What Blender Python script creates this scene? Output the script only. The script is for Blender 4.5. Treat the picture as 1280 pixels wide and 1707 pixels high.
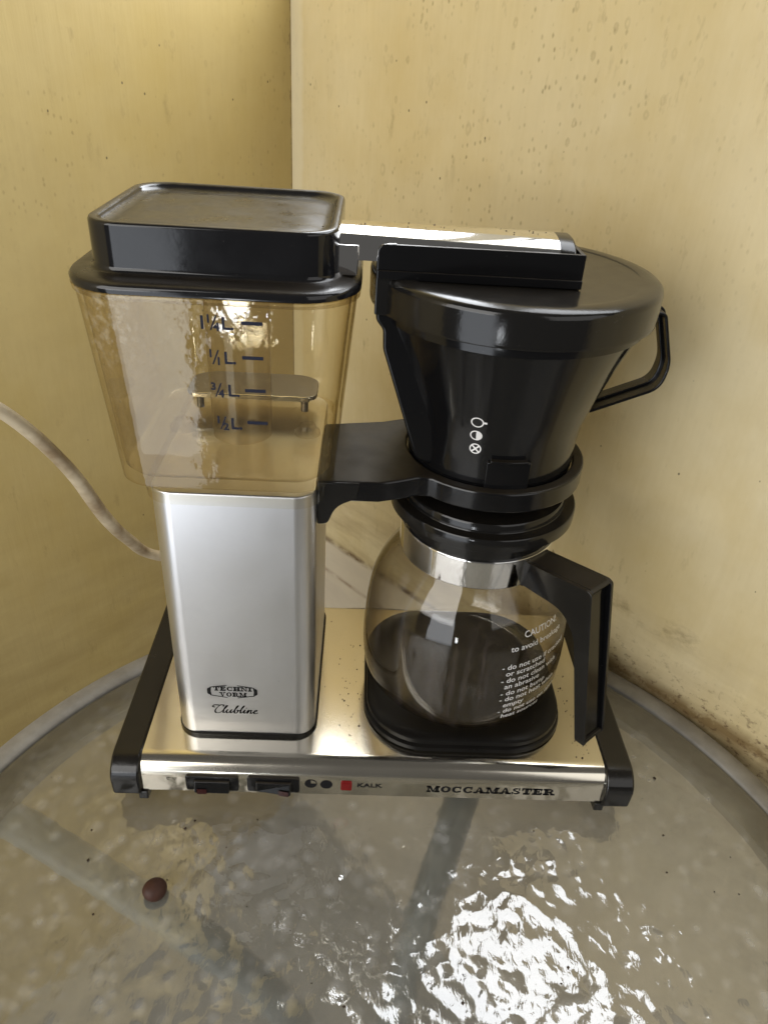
import bpy, bmesh, math, random
from mathutils import Vector, Matrix
random.seed(7)
for o in list(bpy.data.objects): bpy.data.objects.remove(o)
SC = bpy.context.scene
COL = SC.collection
S = 0.01                                   # everything below is written in centimetres
def V(x, y, z): return Vector((x*S, y*S, z*S))

# ------------------------------------------------------------------ camera
cam = bpy.data.cameras.new('camera'); cam_ob = bpy.data.objects.new('camera', cam); COL.objects.link(cam_ob)
CP = (12.4219, -29.6289, 41.4774); PI_, YA, RO = math.radians(32.66), 0.0451, 0.066
f = Vector((math.sin(YA)*math.cos(PI_), math.cos(YA)*math.cos(PI_), -math.sin(PI_)))
rt = Vector((math.cos(YA), -math.sin(YA), 0)); up = rt.cross(f)
r2 = math.cos(RO)*rt + math.sin(RO)*up; u2 = -math.sin(RO)*rt + math.cos(RO)*up
M = Matrix((r2, u2, -f)).transposed().to_4x4(); M.translation = V(*CP)
cam_ob.matrix_world = M
cam.sensor_fit = 'HORIZONTAL'; cam.sensor_width = 36; cam.lens = 1242.26/1280*36
cam.clip_start = 0.01; cam.clip_end = 50
SC.camera = cam_ob

# ------------------------------------------------------------------ room light
w = bpy.data.worlds.new('World'); SC.world = w; w.use_nodes = True
bg = w.node_tree.nodes['Background']; bg.inputs[0].default_value = (1.0, 0.97, 0.92, 1); bg.inputs[1].default_value = 0.09
CX, CY = 5.67, 41.25                       # the corner of the two walls, in plan
WA = math.radians(44.2)
DR = Vector((math.sin(WA), -math.cos(WA), 0)); NR = Vector((-math.cos(WA), -math.sin(WA), 0))   # right wall: along, inward normal
DL = Vector((-math.cos(WA), -math.sin(WA), 0)); NL = Vector((math.sin(WA), -math.cos(WA), 0))   # left wall
def area(name, loc, normal, sx, sz, power, col):
    l = bpy.data.lights.new(name, 'AREA'); l.shape = 'RECTANGLE'; l.size = sx*S; l.size_y = sz*S
    l.energy = power; l.color = col
    o = bpy.data.objects.new(name, l); COL.objects.link(o); o.location = V(*loc)
    z = -Vector(normal).normalized(); x = Vector((0, 0, 1)).cross(z).normalized(); y = z.cross(x)
    m = Matrix((x, y, z)).transposed().to_4x4(); m.translation = V(*loc); o.matrix_world = m
    return o
# daylight behind the camera: windows to the left and to the right of where the photographer stands
area('window_light_room', (-92, -102, 84), (0.62, 1, -0.35), 140, 115, 22.0, (1.0, 0.98, 0.95))
area('window_light_room', (112, -90, 78), (-0.75, 1, -0.30), 120, 110, 4.5, (1.0, 0.98, 0.95))
# the glazed door below them, dimmer, then a small lamp added for the tank's bright spot
area('door_light', (-61, -117, -14), (0.45, 1, 0.12), 72, 112, 7.0, (0.88, 0.93, 1.0))
area('added_glint_light', (-14.5, -121, -10.5), (0.15, 1, 0.2), 6.5, 10, 0.45, (0.92, 0.96, 1.0))
# two window panes above the right wall, a post between them
def onright(s, z, off=0): return (CX+DR.x*s+NR.x*off, CY+DR.y*s+NR.y*off, z)
area('window_light_pane', onright(11.2, 76, -3), NR, 19, 57, 4.4, (0.93, 0.96, 1.0))
area('window_light_pane', onright(40.5, 76, -3), NR, 29, 57, 3.3, (0.93, 0.96, 1.0))
vs = SC.view_settings; vs.view_transform = 'Standard'; vs.look = 'None'; vs.exposure = 0.0; vs.gamma = 1; vs.use_curve_mapping = False
SC.render.engine = 'CYCLES'; cy = SC.cycles
cy.max_bounces = 10; cy.transparent_max_bounces = 24; cy.transmission_bounces = 12; cy.glossy_bounces = 6; cy.diffuse_bounces = 5
cy.sample_clamp_indirect = 6
SC.render.resolution_x = 767; SC.render.resolution_y = 1024

# ------------------------------------------------------------------ materials
class NT:
    def __init__(s, name):
        s.m = bpy.data.materials.new(name); s.m.use_nodes = True; s.t = s.m.node_tree; s.t.nodes.clear()
        s.out = s.n('ShaderNodeOutputMaterial')
    def n(s, typ, **kw):
        o = s.t.nodes.new(typ)
        for k, v in kw.items():
            if k.startswith('i_'): s.set(o.inputs[int(k[2:])], v)
            else: setattr(o, k, v)
        return o
    def set(s, sock, v):
        if hasattr(v, 'is_linked') or isinstance(v, bpy.types.NodeSocket): s.t.links.new(v, sock)
        else: sock.default_value = v
    def math(s, op, a, b=0.0, c=None, clamp=False):
        o = s.n('ShaderNodeMath', operation=op, use_clamp=clamp); s.set(o.inputs[0], a); s.set(o.inputs[1], b)
        if c is not None: s.set(o.inputs[2], c)
        return o.outputs[0]
    def mix(s, f, a, b, mode='MIX'):
        o = s.n('ShaderNodeMix', data_type='RGBA', blend_type=mode); s.set(o.inputs[0], f)
        for k, v in ((6, a), (7, b)): s.set(o.inputs[k], (*v, 1) if isinstance(v, tuple) and len(v) == 3 else v)
        return o.outputs[2]
    def mapr(s, v, a, b, c=0.0, d=1.0, smooth=False):
        o = s.n('ShaderNodeMapRange', clamp=True)
        if smooth: o.interpolation_type = 'SMOOTHSTEP'
        for k, x in enumerate((v, a, b, c, d)): s.set(o.inputs[k], x)
        return o.outputs[0]
    def coords(s, scale=(1, 1, 1), loc=(0, 0, 0), kind='Object'):
        tc = s.n('ShaderNodeTexCoord'); mp = s.n('ShaderNodeMapping'); s.t.links.new(tc.outputs[kind], mp.inputs[0])
        mp.inputs['Scale'].default_value = scale; mp.inputs['Location'].default_value = loc; return mp.outputs[0]
    def noise(s, co, scale, detail=3, rough=0.5, dist=0.0):
        o = s.n('ShaderNodeTexNoise'); s.t.links.new(co, o.inputs['Vector']); o.inputs['Scale'].default_value = scale
        o.inputs['Detail'].default_value = detail; o.inputs['Roughness'].default_value = rough; o.inputs['Distortion'].default_value = dist; return o.outputs[0]
    def voro(s, co, scale, feature='F1', rnd=1.0):
        o = s.n('ShaderNodeTexVoronoi', feature=feature); s.t.links.new(co, o.inputs['Vector']); o.inputs['Scale'].default_value = scale
        o.inputs['Randomness'].default_value = rnd; return o
    def bump(s, h, strength, dist=0.001, normal=None):
        o = s.n('ShaderNodeBump'); s.set(o.inputs['Height'], h); o.inputs['Strength'].default_value = strength; o.inputs['Distance'].default_value = dist
        if normal is not None: s.set(o.inputs['Normal'], normal)
        return o.outputs[0]
    def sep(s, co): o = s.n('ShaderNodeSeparateXYZ'); s.t.links.new(co, o.inputs[0]); return o.outputs
    def bsdf(s, **kw):
        b = s.n('ShaderNodeBsdfPrincipled')
        for k, v in kw.items():
            k = k.replace('_', ' '); s.set(b.inputs[k], (*v, 1) if isinstance(v, tuple) and len(v) == 3 else v)
        return b
    def done(s, sh): s.t.links.new(sh, s.out.inputs[0]); return s.m
    def upness(s):
        g = s.n('ShaderNodeNewGeometry'); return s.sep(g.outputs['Normal'])[2]

def mat_black(name, col=(0.0045, 0.0045, 0.005), rough=0.12, dust=0.30, grain=0.0, ior=1.46):
    t = NT(name); co = t.coords()
    n1 = t.noise(co, 60, 4, 0.6); n2 = t.noise(co, 900, 2)
    d = t.math('MULTIPLY', t.mapr(t.upness(), 0.55, 0.98), t.mapr(n1, 0.25, 0.75, 0.45, 1.0))
    d = t.math('MULTIPLY', d, dust)
    c = t.mix(d, col, (0.075, 0.054, 0.028))
    sp = t.mapr(t.voro(co, 420).outputs['Distance'], 0.07, 0.03)
    sp = t.math('MULTIPLY', sp, t.mapr(t.noise(co, 130, 2), 0.56, 0.62))
    c = t.mix(t.math('MULTIPLY', sp, 0.35), c, (0.45, 0.43, 0.4))
    r = t.math('ADD', t.math('MULTIPLY', d, 1.5), t.mapr(n1, 0.2, 0.8, rough*0.7, rough*1.5))
    b = t.bsdf(Base_Color=c, Roughness=r, IOR=ior)
    h = t.math('ADD', t.math('MULTIPLY', n1, 0.5), t.math('MULTIPLY', n2, grain))
    t.set(b.inputs['Normal'], t.bump(h, 0.12, 0.0006))
    return t.done(b.outputs[0])
def mat_metal(name, col, rough, scratch=(1, 1, 1), amt=0.3, smudge=0.08):
    t = NT(name); co = t.coords(scratch); co2 = t.coords()
    n = t.noise(co, 700, 3, 0.6); n2 = t.noise(co2, 22, 4, 0.6); 
    c = t.mix(t.mapr(n2, 0.45, 0.75, 0, 0.35), col, tuple(x*0.8 for x in col))
    sp = t.mapr(t.voro(co2, 170).outputs['Distance'], 0.075, 0.04)
    sp = t.math('MULTIPLY', sp, t.mapr(t.noise(co2, 45, 2), 0.57, 0.63))
    c = t.mix(t.math('MULTIPLY', sp, 0.35), c, (0.1, 0.08, 0.05))
    r = t.math('ADD', t.math('MULTIPLY', t.mapr(n2, 0.3, 0.7), smudge), t.mapr(n, 0.2, 0.8, rough*0.96, rough*1.04))
    b = t.bsdf(Base_Color=c, Metallic=1.0, Roughness=r)
    t.set(b.inputs['Normal'], t.bump(t.math('ADD', t.math('MULTIPLY', n, amt), t.math('MULTIPLY', n2, 0.3)), 0.10, 0.0004))
    return t.done(b.outputs[0])
def schlick(t, f0):
    lw = t.n('ShaderNodeLayerWeight'); lw.inputs[0].default_value = 0.5
    p = t.math('POWER', lw.outputs['Facing'], 5.0)
    return t.math('ADD', t.math('MULTIPLY', p, 1-f0), f0), lw.outputs['Facing']
def mat_clear(name, tint, edge, f0=0.04, rough=0.02, wob=0.15, haze=None, nsc=45):
    t = NT(name); co = t.coords(); fr, fac = schlick(t, f0)
    nrm = t.bump(t.noise(co, nsc, 3), wob, 0.002)
    tr = t.n('ShaderNodeBsdfTransparent'); t.set(tr.inputs[0], t.mix(t.math('POWER', fac, 2.5), tint, edge))
    gl = t.n('ShaderNodeBsdfGlossy'); gl.inputs['Roughness'].default_value = rough; t.set(gl.inputs['Normal'], nrm)
    base = tr.outputs[0]
    if haze:
        hz, hc = haze(t, co); df = t.n('ShaderNodeBsdfDiffuse'); df.inputs[0].default_value = (*hc, 1)
        m0 = t.n('ShaderNodeMixShader'); t.set(m0.inputs[0], hz); t.set(m0.inputs[1], base); t.set(m0.inputs[2], df.outputs[0]); base = m0.outputs[0]
    m = t.n('ShaderNodeMixShader'); t.set(m.inputs[0], fr); t.set(m.inputs[1], base); t.set(m.inputs[2], gl.outputs[0])
    return t.done(m.outputs[0])
def mat_flat(name, col, rough=0.5, **kw):
    t = NT(name); return t.done(t.bsdf(Base_Color=col, Roughness=rough, **kw).outputs[0])

def mat_wall(name, side):
    t = NT(name); co = t.coords(); X, Y, Z = t.sep(co)          # x along the wall from the corner, z up, metres
    stre = t.noise(t.coords((1, 1, 0.08)), 260, 3, 0.6); big = t.noise(co, 6, 4, 0.6); mid = t.noise(co, 26, 4, 0.6)
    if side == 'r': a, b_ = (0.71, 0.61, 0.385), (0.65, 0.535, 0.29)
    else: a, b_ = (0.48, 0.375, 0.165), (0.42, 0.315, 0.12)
    c = t.mix(t.mapr(big, 0.3, 0.7), a, b_)
    c = t.mix(t.math('MULTIPLY', t.mapr(mid, 0.35, 0.75), 0.28), c, tuple(x*0.8 for x in b_))
    c = t.mix(t.math('MULTIPLY', t.mapr(stre, 0.35, 0.7), 0.16), c, tuple(x*1.12 for x in a))
    # ochre tint towards the corner, then blotchy yellow stains
    cor = t.math('MULTIPLY', t.mapr(X, 0.16, 0.0), t.mapr(t.noise(t.coords((1, 1, 0.4)), 14, 3), 0.3, 0.7))
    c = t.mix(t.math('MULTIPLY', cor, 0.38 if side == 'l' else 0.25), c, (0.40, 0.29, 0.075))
    och = t.math('MULTIPLY', t.mapr(t.noise(t.coords((1, 1, 0.7), (6, 2, 3)), 11, 5, 0.62), 0.46, 0.66), 0.42)
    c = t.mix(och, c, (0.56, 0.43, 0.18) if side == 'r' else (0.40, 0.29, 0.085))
    # splashes: small drops, a little longer than wide
    cs = t.coords((1, 1, 0.55)); wob = t.noise(co, 90, 2)
    def drops(scale, r0, r1, dens0, dens1, nscale, seed):
        cc = t.coords((1, 1, 0.6), (seed, seed*0.7, seed*1.3)); v = t.voro(cc, scale)
        ds = t.math('ADD', v.outputs['Distance'], t.math('MULTIPLY', t.math('SUBTRACT', t.noise(co, scale*3.2, 2), 0.5), 0.16))
        m = t.mapr(ds, r0, r1); ring = t.math('MULTIPLY', t.mapr(ds, r1*0.25, r0*0.95), m)
        pick = t.mapr(t.sep(v.outputs['Color'])[0], dens0, dens0+0.02)
        zone = t.mapr(t.noise(t.coords((1, 1, 0.8), (seed*3, 0, seed)), nscale, 3), dens1, dens1+0.12)
        return t.math('MULTIPLY', t.math('MULTIPLY', m, pick), zone), t.math('MULTIPLY', t.math('MULTIPLY', ring, pick), zone)
    if side == 'r': q = (0.42, 0.40, 0.46, 0.39, 0.48, 0.42, 0.75, 0.6)
    else: q = (0.55, 0.44, 0.60, 0.44, 0.60, 0.46, 0.55, 0.5)
    s1, g1 = drops(120, 0.24, 0.12, q[0], q[1], 9, 1.7); s2, g2 = drops(260, 0.30, 0.10, q[2], q[3], 11, 4.1); s3, g3 = drops(58, 0.17, 0.09, q[4], q[5], 8, 8.3)
    hi = t.mapr(Z, 0.20, 0.34, 0.12, 1.0)
    if side == 'r': hi = t.math('MULTIPLY', hi, t.mapr(X, 0.36, 0.26, 0.3, 1.0)); hi = t.math('MULTIPLY', hi, t.mapr(X, 0.02, 0.12, 0.35, 1.0))
    stain = (0.19, 0.135, 0.05); op = t.mapr(t.noise(co, 33, 2), 0.38, 0.60, 0.35, 1.0)
    hi = t.math('MULTIPLY', hi, op)
    c = t.mix(t.math('MULTIPLY', t.math('MULTIPLY', g1, hi), q[6]), c, stain)
    c = t.mix(t.math('MULTIPLY', t.math('MULTIPLY', s2, hi), q[7]), c, stain)
    c = t.mix(t.math('MULTIPLY', t.math('MULTIPLY', g3, hi), q[6]), c, (0.18, 0.135, 0.055))
    # soft smears running down the paint
    sm = t.mapr(t.noise(t.coords((1, 1, 0.35), (3, 1, 4)), 75, 4, 0.7), 0.60, 0.76)
    c = t.mix(t.math('MULTIPLY', t.math('MULTIPLY', sm, t.mapr(big, 0.4, 0.6)), 0.5), c, stain)
    # fly specks
    v = t.voro(t.coords((1, 1, 0.7), (2, 5, 9)), 62); fs = t.math('MULTIPLY', t.mapr(v.outputs['Distance'], 0.05, 0.03), t.mapr(t.sep(v.outputs['Color'])[1], 0.72, 0.74))
    c = t.mix(t.math('MULTIPLY', fs, 0.8), c, (0.07, 0.05, 0.025))
    # mould and grime low on the right wall; low shade painted on the left
    n4 = t.noise(t.coords((1, 1, 1.6)), 38, 5, 0.65); n5 = t.noise(t.coords((0.5, 1, 2)), 20, 4, 0.6)
    if side == 'r':
        low = t.math('MULTIPLY', t.mapr(Z, 0.10, -0.02), t.mapr(n5, 0.42, 0.7)); c = t.mix(t.math('MULTIPLY', low, 0.55), c, (0.26, 0.17, 0.075))
        ce = t.math('ADD', X, t.math('MULTIPLY', t.math('SUBTRACT', t.noise(t.coords((0.1, 1, 1)), 45, 3, 0.6), 0.5), 0.008))
        c = t.mix(t.math('MULTIPLY', t.mapr(ce, 0.016, 0.012), 0.55), c, (0.70, 0.62, 0.42))
        far = t.mapr(X, 0.25, 0.36)
        def line(z0, wd, lo=0.35, hi_=0.6, wv=0.012):
            zz = t.math('ADD', Z, t.math('MULTIPLY', t.math('SUBTRACT', n5, 0.5), wv))
            dd = t.math('ABSOLUTE', t.math('SUBTRACT', zz, z0)); return t.math('MULTIPLY', t.mapr(dd, wd, wd*0.15), t.mapr(n4, lo, hi_))
        pale = t.mapr(t.math('ADD', Z, t.math('MULTIPLY', t.math('SUBTRACT', n5, 0.5), 0.01)), -0.05, -0.058)
        c = t.mix(t.math('MULTIPLY', pale, 0.75), c, (0.62, 0.55, 0.44))
        c = t.mix(t.math('MULTIPLY', line(-0.053, 0.006), 0.95), c, (0.10, 0.045, 0.015))
        c = t.mix(t.math('MULTIPLY', line(-0.095, 0.004), 0.6), c, (0.22, 0.12, 0.06))
        c = t.mix(t.math('MULTIPLY', t.math('MULTIPLY', line(0.006, 0.014, 0.2, 0.5, 0.02), far), 0.85), c, (0.15, 0.085, 0.022))
        c = t.mix(t.math('MULTIPLY', t.math('MULTIPLY', line(0.065, 0.012, 0.5, 0.68, 0.03), t.math('MULTIPLY', far, t.mapr(X, 0.46, 0.44))), 0.6), c, (0.17, 0.11, 0.045))
        mo = t.math('MULTIPLY', t.mapr(t.noise(co, 160, 4, 0.7), 0.55, 0.66), t.math('MULTIPLY', t.mapr(Z, 0.05, 0.015), far))
        c = t.mix(t.math('MULTIPLY', mo, 0.75), c, (0.10, 0.05, 0.02))
    else:
        low = t.math('MULTIPLY', t.mapr(Z, 0.12, -0.10), t.mapr(n5, 0.35, 0.7)); c = t.mix(t.math('MULTIPLY', low, 0.45), c, (0.25, 0.17, 0.055))  # shade towards the bottom painted into the left wall colour
        ce = t.math('ADD', X, t.math('MULTIPLY', t.math('SUBTRACT', t.noise(t.coords((0.1, 1, 1)), 70, 4, 0.7), 0.5), 0.010))
        c = t.mix(t.math('MULTIPLY', t.mapr(ce, 0.0016, 0.0006), 0.8), c, (0.24, 0.17, 0.07))
    b = t.bsdf(Base_Color=c, Roughness=t.mapr(mid, 0.3, 0.7, 0.42, 0.6), IOR=1.45)
    h = t.math('ADD', t.math('MULTIPLY', stre, 0.5), t.math('MULTIPLY', mid, 1.2))
    t.set(b.inputs['Normal'], t.bump(h, 0.30, 0.0012))
    return t.done(b.outputs[0])

def mat_table_glass():
    t = NT('rippled_glass'); co = t.coords()
    warp = t.n('ShaderNodeTexNoise'); t.t.links.new(co, warp.inputs['Vector']); warp.inputs['Scale'].default_value = 22; warp.inputs['Detail'].default_value = 2
    wv = t.n('ShaderNodeVectorMath', operation='MULTIPLY_ADD'); t.t.links.new(warp.outputs['Color'], wv.inputs[0]); wv.inputs[1].default_value = (0.008, 0.008, 0); t.t.links.new(co, wv.inputs[2])
    sm = t.voro(wv.outputs[0], 100, 'SMOOTH_F1'); sm.inputs['Smoothness'].default_value = 0.55
    fine = t.noise(t.coords((1, 0.5, 1)), 300, 2, 0.5, 0.8); med = t.noise(co, 30, 2, 0.5, 0.3)
    nb = t.bump(t.math('ADD', med, t.math('MULTIPLY', t.sep(co)[1], 18.0)), 1.0, 0.0022); nb = t.bump(sm.outputs['Distance'], 1.0, 0.00066, nb)  # constant slope along y added to raise the mirrored window
    nb = t.bump(fine, 0.8, 0.00015, nb)
    fr, fac = schlick(t, 0.13)
    gl = t.n('ShaderNodeBsdfGlossy'); gl.inputs['Roughness'].default_value = 0.05; t.set(gl.inputs['Normal'], nb); gl.inputs[0].default_value = (1, 1, 1, 1)
    tr = t.n('ShaderNodeBsdfTransparent'); tr.inputs[0].default_value = (0.84, 0.82, 0.78, 1)
    rf = t.n('ShaderNodeBsdfRefraction'); rf.inputs['IOR'].default_value = 1.25; rf.inputs['Roughness'].default_value = 0.22; rf.inputs[0].default_value = (0.84, 0.82, 0.78, 1); t.set(rf.inputs['Normal'], nb)
    m0 = t.n('ShaderNodeMixShader'); m0.inputs[0].default_value = 0.9; t.set(m0.inputs[1], tr.outputs[0]); t.set(m0.inputs[2], rf.outputs[0])
    # a patchy film of dust and dirt, and a darker band towards the rim
    dn = t.noise(co, 16, 5, 0.65); dm = t.mapr(dn, 0.35, 0.7, 0.32, 0.52)
    P_ = t.sep(co); rr_ = t.math('SQRT', t.math('ADD', t.math('POWER', t.math('SUBTRACT', P_[0], 0.1485), 2.0), t.math('POWER', t.math('ADD', P_[1], 0.102), 2.0)))
    edge = t.mapr(t.math('ADD', rr_, t.math('MULTIPLY', t.math('SUBTRACT', t.noise(co, 28, 3, 0.6), 0.5), 0.03)), 0.250, 0.266)
    dm = t.math('MAXIMUM', dm, t.math('MULTIPLY', edge, 0.75))
    df = t.n('ShaderNodeBsdfDiffuse'); t.set(df.inputs[0], t.mix(edge, t.mix(t.mapr(t.noise(co, 50, 4), 0.4, 0.65), t.mix(t.mapr(sm.outputs['Distance'], 0.15, 0.45), (0.52, 0.525, 0.52), (0.25, 0.245, 0.225)), (0.32, 0.31, 0.28)), (0.085, 0.078, 0.066)))  # refraction blotches of the dimples painted into the film colour
    m1 = t.n('ShaderNodeMixShader'); t.set(m1.inputs[0], dm); t.set(m1.inputs[1], m0.outputs[0]); t.set(m1.inputs[2], df.outputs[0])
    m = t.n('ShaderNodeMixShader'); t.set(m.inputs[0], fr); t.set(m.inputs[1], m1.outputs[0]); t.set(m.inputs[2], gl.outputs[0])
    return t.done(m.outputs[0])

def mat_cord():
    t = NT('cord_rubber'); co = t.coords(); n = t.noise(co, 38, 4, 0.65)
    c = t.mix(t.mapr(n, 0.42, 0.75), (0.54, 0.455, 0.315), (0.21, 0.135, 0.065))
    b = t.bsdf(Base_Color=c, Roughness=0.55); t.set(b.inputs['Normal'], t.bump(n, 0.5, 0.001)); return t.done(b.outputs[0])
def mat_floor():
    t = NT('floor_concrete'); co = t.coords(); n = t.noise(co, 5, 5, 0.6); n2 = t.noise(co, 60, 4)
    c = t.mix(t.mapr(n, 0.3, 0.7), (0.42, 0.41, 0.385), (0.29, 0.28, 0.255)); c = t.mix(t.math('MULTIPLY', t.mapr(n2, 0.4, 0.7), 0.3), c, (0.18, 0.15, 0.1))
    return t.done(t.bsdf(Base_Color=c, Roughness=0.8).outputs[0])
def mat_rim():
    t = NT('table_rim_paint'); co = t.coords(); n = t.noise(co, 40, 4, 0.6)
    c = t.mix(t.mapr(n, 0.35, 0.7), (0.27, 0.255, 0.225), (0.17, 0.155, 0.13))
    b = t.bsdf(Base_Color=c, Roughness=0.5); t.set(b.inputs['Normal'], t.bump(n, 0.2, 0.0008)); return t.done(b.outputs[0])
def tank_haze(t, co):
    X, Y, Z = t.sep(co)
    fog = t.math('MULTIPLY', t.mapr(Z, 0.27, 0.30), t.mapr(X, 0.055, 0.02))
    beads = t.mapr(t.noise(co, 260, 3, 0.6), 0.5, 0.62)
    patch = t.math('MULTIPLY', t.math('MULTIPLY', fog, beads), t.mapr(t.noise(co, 40, 2), 0.42, 0.58))
    return t.math('ADD', t.math('MULTIPLY', patch, 0.22), t.mapr(t.noise(co, 14, 3), 0.3, 0.8, 0.008, 0.03)), (0.60, 0.54, 0.42)
def glass_haze(t, co):
    st = t.noise(t.coords((1, 1, 0.07)), 190, 3, 0.65); lo = t.mapr(t.sep(co)[2], 0.135, 0.10)
    m = t.math('MULTIPLY', t.mapr(st, 0.53, 0.66), lo)
    return t.math('ADD', t.math('MULTIPLY', m, 0.045), 0.002), (0.42, 0.36, 0.36)

MAT = dict(
    black=mat_black('black_plastic'), satin=mat_black('black_satin_plastic', (0.009, 0.0085, 0.008), 0.11, 0.09, 0.4),
    dusty=mat_black('black_lid_plastic', (0.008, 0.008, 0.009), 0.09, 0.22), matte=mat_black('hot_plate_enamel', (0.006, 0.0055, 0.005), 0.32, 0.02, 0.5, 1.3),
    steel=mat_metal('satin_steel', (0.76, 0.76, 0.77), 0.31, (1, 1, 0.02), 0.0), plate=mat_metal('base_steel', (0.82, 0.77, 0.66), 0.13, (0.03, 1, 1), 0.0, 0.05),
    chrome=mat_metal('chrome', (0.88, 0.87, 0.86), 0.05, (1, 1, 1), 0.04, 0.04), pale_metal=mat_metal('dull_metal', (0.24, 0.22, 0.20), 0.30, (1, 1, 1), 0.1),
    tank=mat_clear('yellowed_clear_plastic', (0.98, 0.962, 0.905), (0.74, 0.64, 0.39), 0.045, 0.02, 0.12, tank_haze, 75),
    tube=mat_clear('clear_tube_plastic', (0.96, 0.94, 0.90), (0.7, 0.62, 0.45), 0.05, 0.04, 0.10),
    glass=mat_clear('carafe_glass', (0.975, 0.97, 0.955), (0.42, 0.36, 0.25), 0.04, 0.006, 0.05, glass_haze),
    rim=mat_rim(), floor=mat_floor(), cord=mat_cord(), ripple=mat_table_glass(), clearbottom=mat_clear('glass_underside', (0.93, 0.95, 0.92), (0.6, 0.65, 0.58), 0.02, 0.1, 0.3),
    ink=mat_flat('black_ink', (0.008, 0.008, 0.009), 0.5, Specular_IOR_Level=0.2), blueink=mat_flat('blue_black_ink', (0.012, 0.014, 0.028), 0.5, Specular_IOR_Level=0.2), white=mat_flat('white_ink', (0.78, 0.77, 0.76), 0.5),
    red=mat_flat('red_lens', (0.17, 0.008, 0.008), 0.22), darkred=mat_flat('dark_red_lens', (0.03, 0.004, 0.004), 0.2), legpaint=mat_flat('leg_paint', (0.32, 0.34, 0.33), 0.35),
    wall_r=mat_wall('right_wall_paint', 'r'), wall_l=mat_wall('left_wall_paint', 'l'), frame=mat_flat('window_frame_paint', (0.55, 0.52, 0.43), 0.5),
    crumb=mat_flat('coffee_grounds_brown', (0.035, 0.02, 0.01), 0.8))
def mat_nut():
    t = NT('nut_shell'); co = t.coords(); n = t.noise(t.coords((1, 1, 0.3)), 500, 3)
    b = t.bsdf(Base_Color=t.mix(n, (0.065, 0.02, 0.009), (0.03, 0.009, 0.004)), Roughness=0.62); t.set(b.inputs['Normal'], t.bump(n, 0.4, 0.0006)); return t.done(b.outputs[0])
MAT['nut'] = mat_nut()

# ------------------------------------------------------------------ builders (centimetres)
def link(name, me, mat, parent=None, smooth=None, bevel=None, seg=3):
    o = bpy.data.objects.new(name, me); COL.objects.link(o)
    for m in (mat if isinstance(mat, (list, tuple)) else [mat]): me.materials.append(MAT[m])
    if parent is not None: o.parent = parent; o.matrix_parent_inverse = Matrix.Identity(4)
    if smooth is not None:
        me.polygons.foreach_set('use_smooth', [True]*len(me.polygons))
        if smooth < 180: me.set_sharp_from_angle(angle=math.radians(smooth))
    if bevel:
        b = o.modifiers.new('bevel', 'BEVEL'); b.width = bevel*S; b.segments = seg; b.limit_method = 'ANGLE'; b.angle_limit = math.radians(35); b.harden_normals = False
    if smooth is not None and smooth < 180:
        wn = o.modifiers.new('weighted_normal', 'WEIGHTED_NORMAL'); wn.keep_sharp = True; wn.weight = 90
    return o
def mesh(name, vs, fs, mat, parent=None, smooth=None, bevel=None, fix=True, seg=3):
    me = bpy.data.meshes.new(name); me.from_pydata([(x*S, y*S, z*S) for x, y, z in vs], [], fs)
    if fix:
        bm = bmesh.new(); bm.from_mesh(me); bmesh.ops.recalc_face_normals(bm, faces=bm.faces); bm.to_mesh(me); bm.free()
    me.update(); return link(name, me, mat, parent, smooth, bevel, seg)
class MB:
    def __init__(s): s.v = []; s.f = []
    def add(s, v, fs): n = len(s.v); s.v += v; s.f += [tuple(i+n for i in q) for q in fs]
    def box(s, x0, x1, y0, y1, z0, z1):
        s.add([(x, y, z) for z in (z0, z1) for x, y in ((x0, y0), (x1, y0), (x1, y1), (x0, y1))],
              [(3, 2, 1, 0), (4, 5, 6, 7), (0, 1, 5, 4), (1, 2, 6, 5), (2, 3, 7, 6), (3, 0, 4, 7)])
    def prism(s, poly, fn, a, b):          # poly 2d, fn(p, q, t) -> xyz
        n = len(poly); s.add([fn(p, q, a) for p, q in poly]+[fn(p, q, b) for p, q in poly],
              [tuple(range(n))[::-1], tuple(range(n, 2*n))]+[(i, (i+1) % n, n+(i+1) % n, n+i) for i in range(n)])
    def loops(s, L, cap0=True, cap1=True, close=False):
        n = len(L[0]); vs = [p for l in L for p in l]; fs = []
        for k in range(len(L)-1 + (1 if close else 0)):
            k2 = (k+1) % len(L)
            fs += [(k*n+i, k*n+(i+1) % n, k2*n+(i+1) % n, k2*n+i) for i in range(n)]
        if cap0: fs.append(tuple(range(n))[::-1])
        if cap1: fs.append(tuple((len(L)-1)*n+i for i in range(n)))
        s.add(vs, fs)
    def build(s, name, mat, parent=None, smooth=None, bevel=None, fix=True, seg=3): return mesh(name, s.v, s.f, mat, parent, smooth, bevel, fix, seg)
def rr(x0, x1, y0, y1, r, z, n=8, rb=None):
    out = []; rb = r if rb is None else rb
    for cx, cy_, a, q in ((x1-rb, y1-rb, 0, rb), (x0+rb, y1-rb, 90, rb), (x0+r, y0+r, 180, r), (x1-r, y0+r, 270, r)):
        for k in range(n+1):
            t = math.radians(a+90*k/n); out.append((cx+q*math.cos(t), cy_+q*math.sin(t), z))
    return out
def lathe(prof, cx, cy_, seg=72):
    return [[(cx+r*math.cos(2*math.pi*k/seg), cy_+r*math.sin(2*math.pi*k/seg), z) for k in range(seg)] for r, z in prof]
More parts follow.
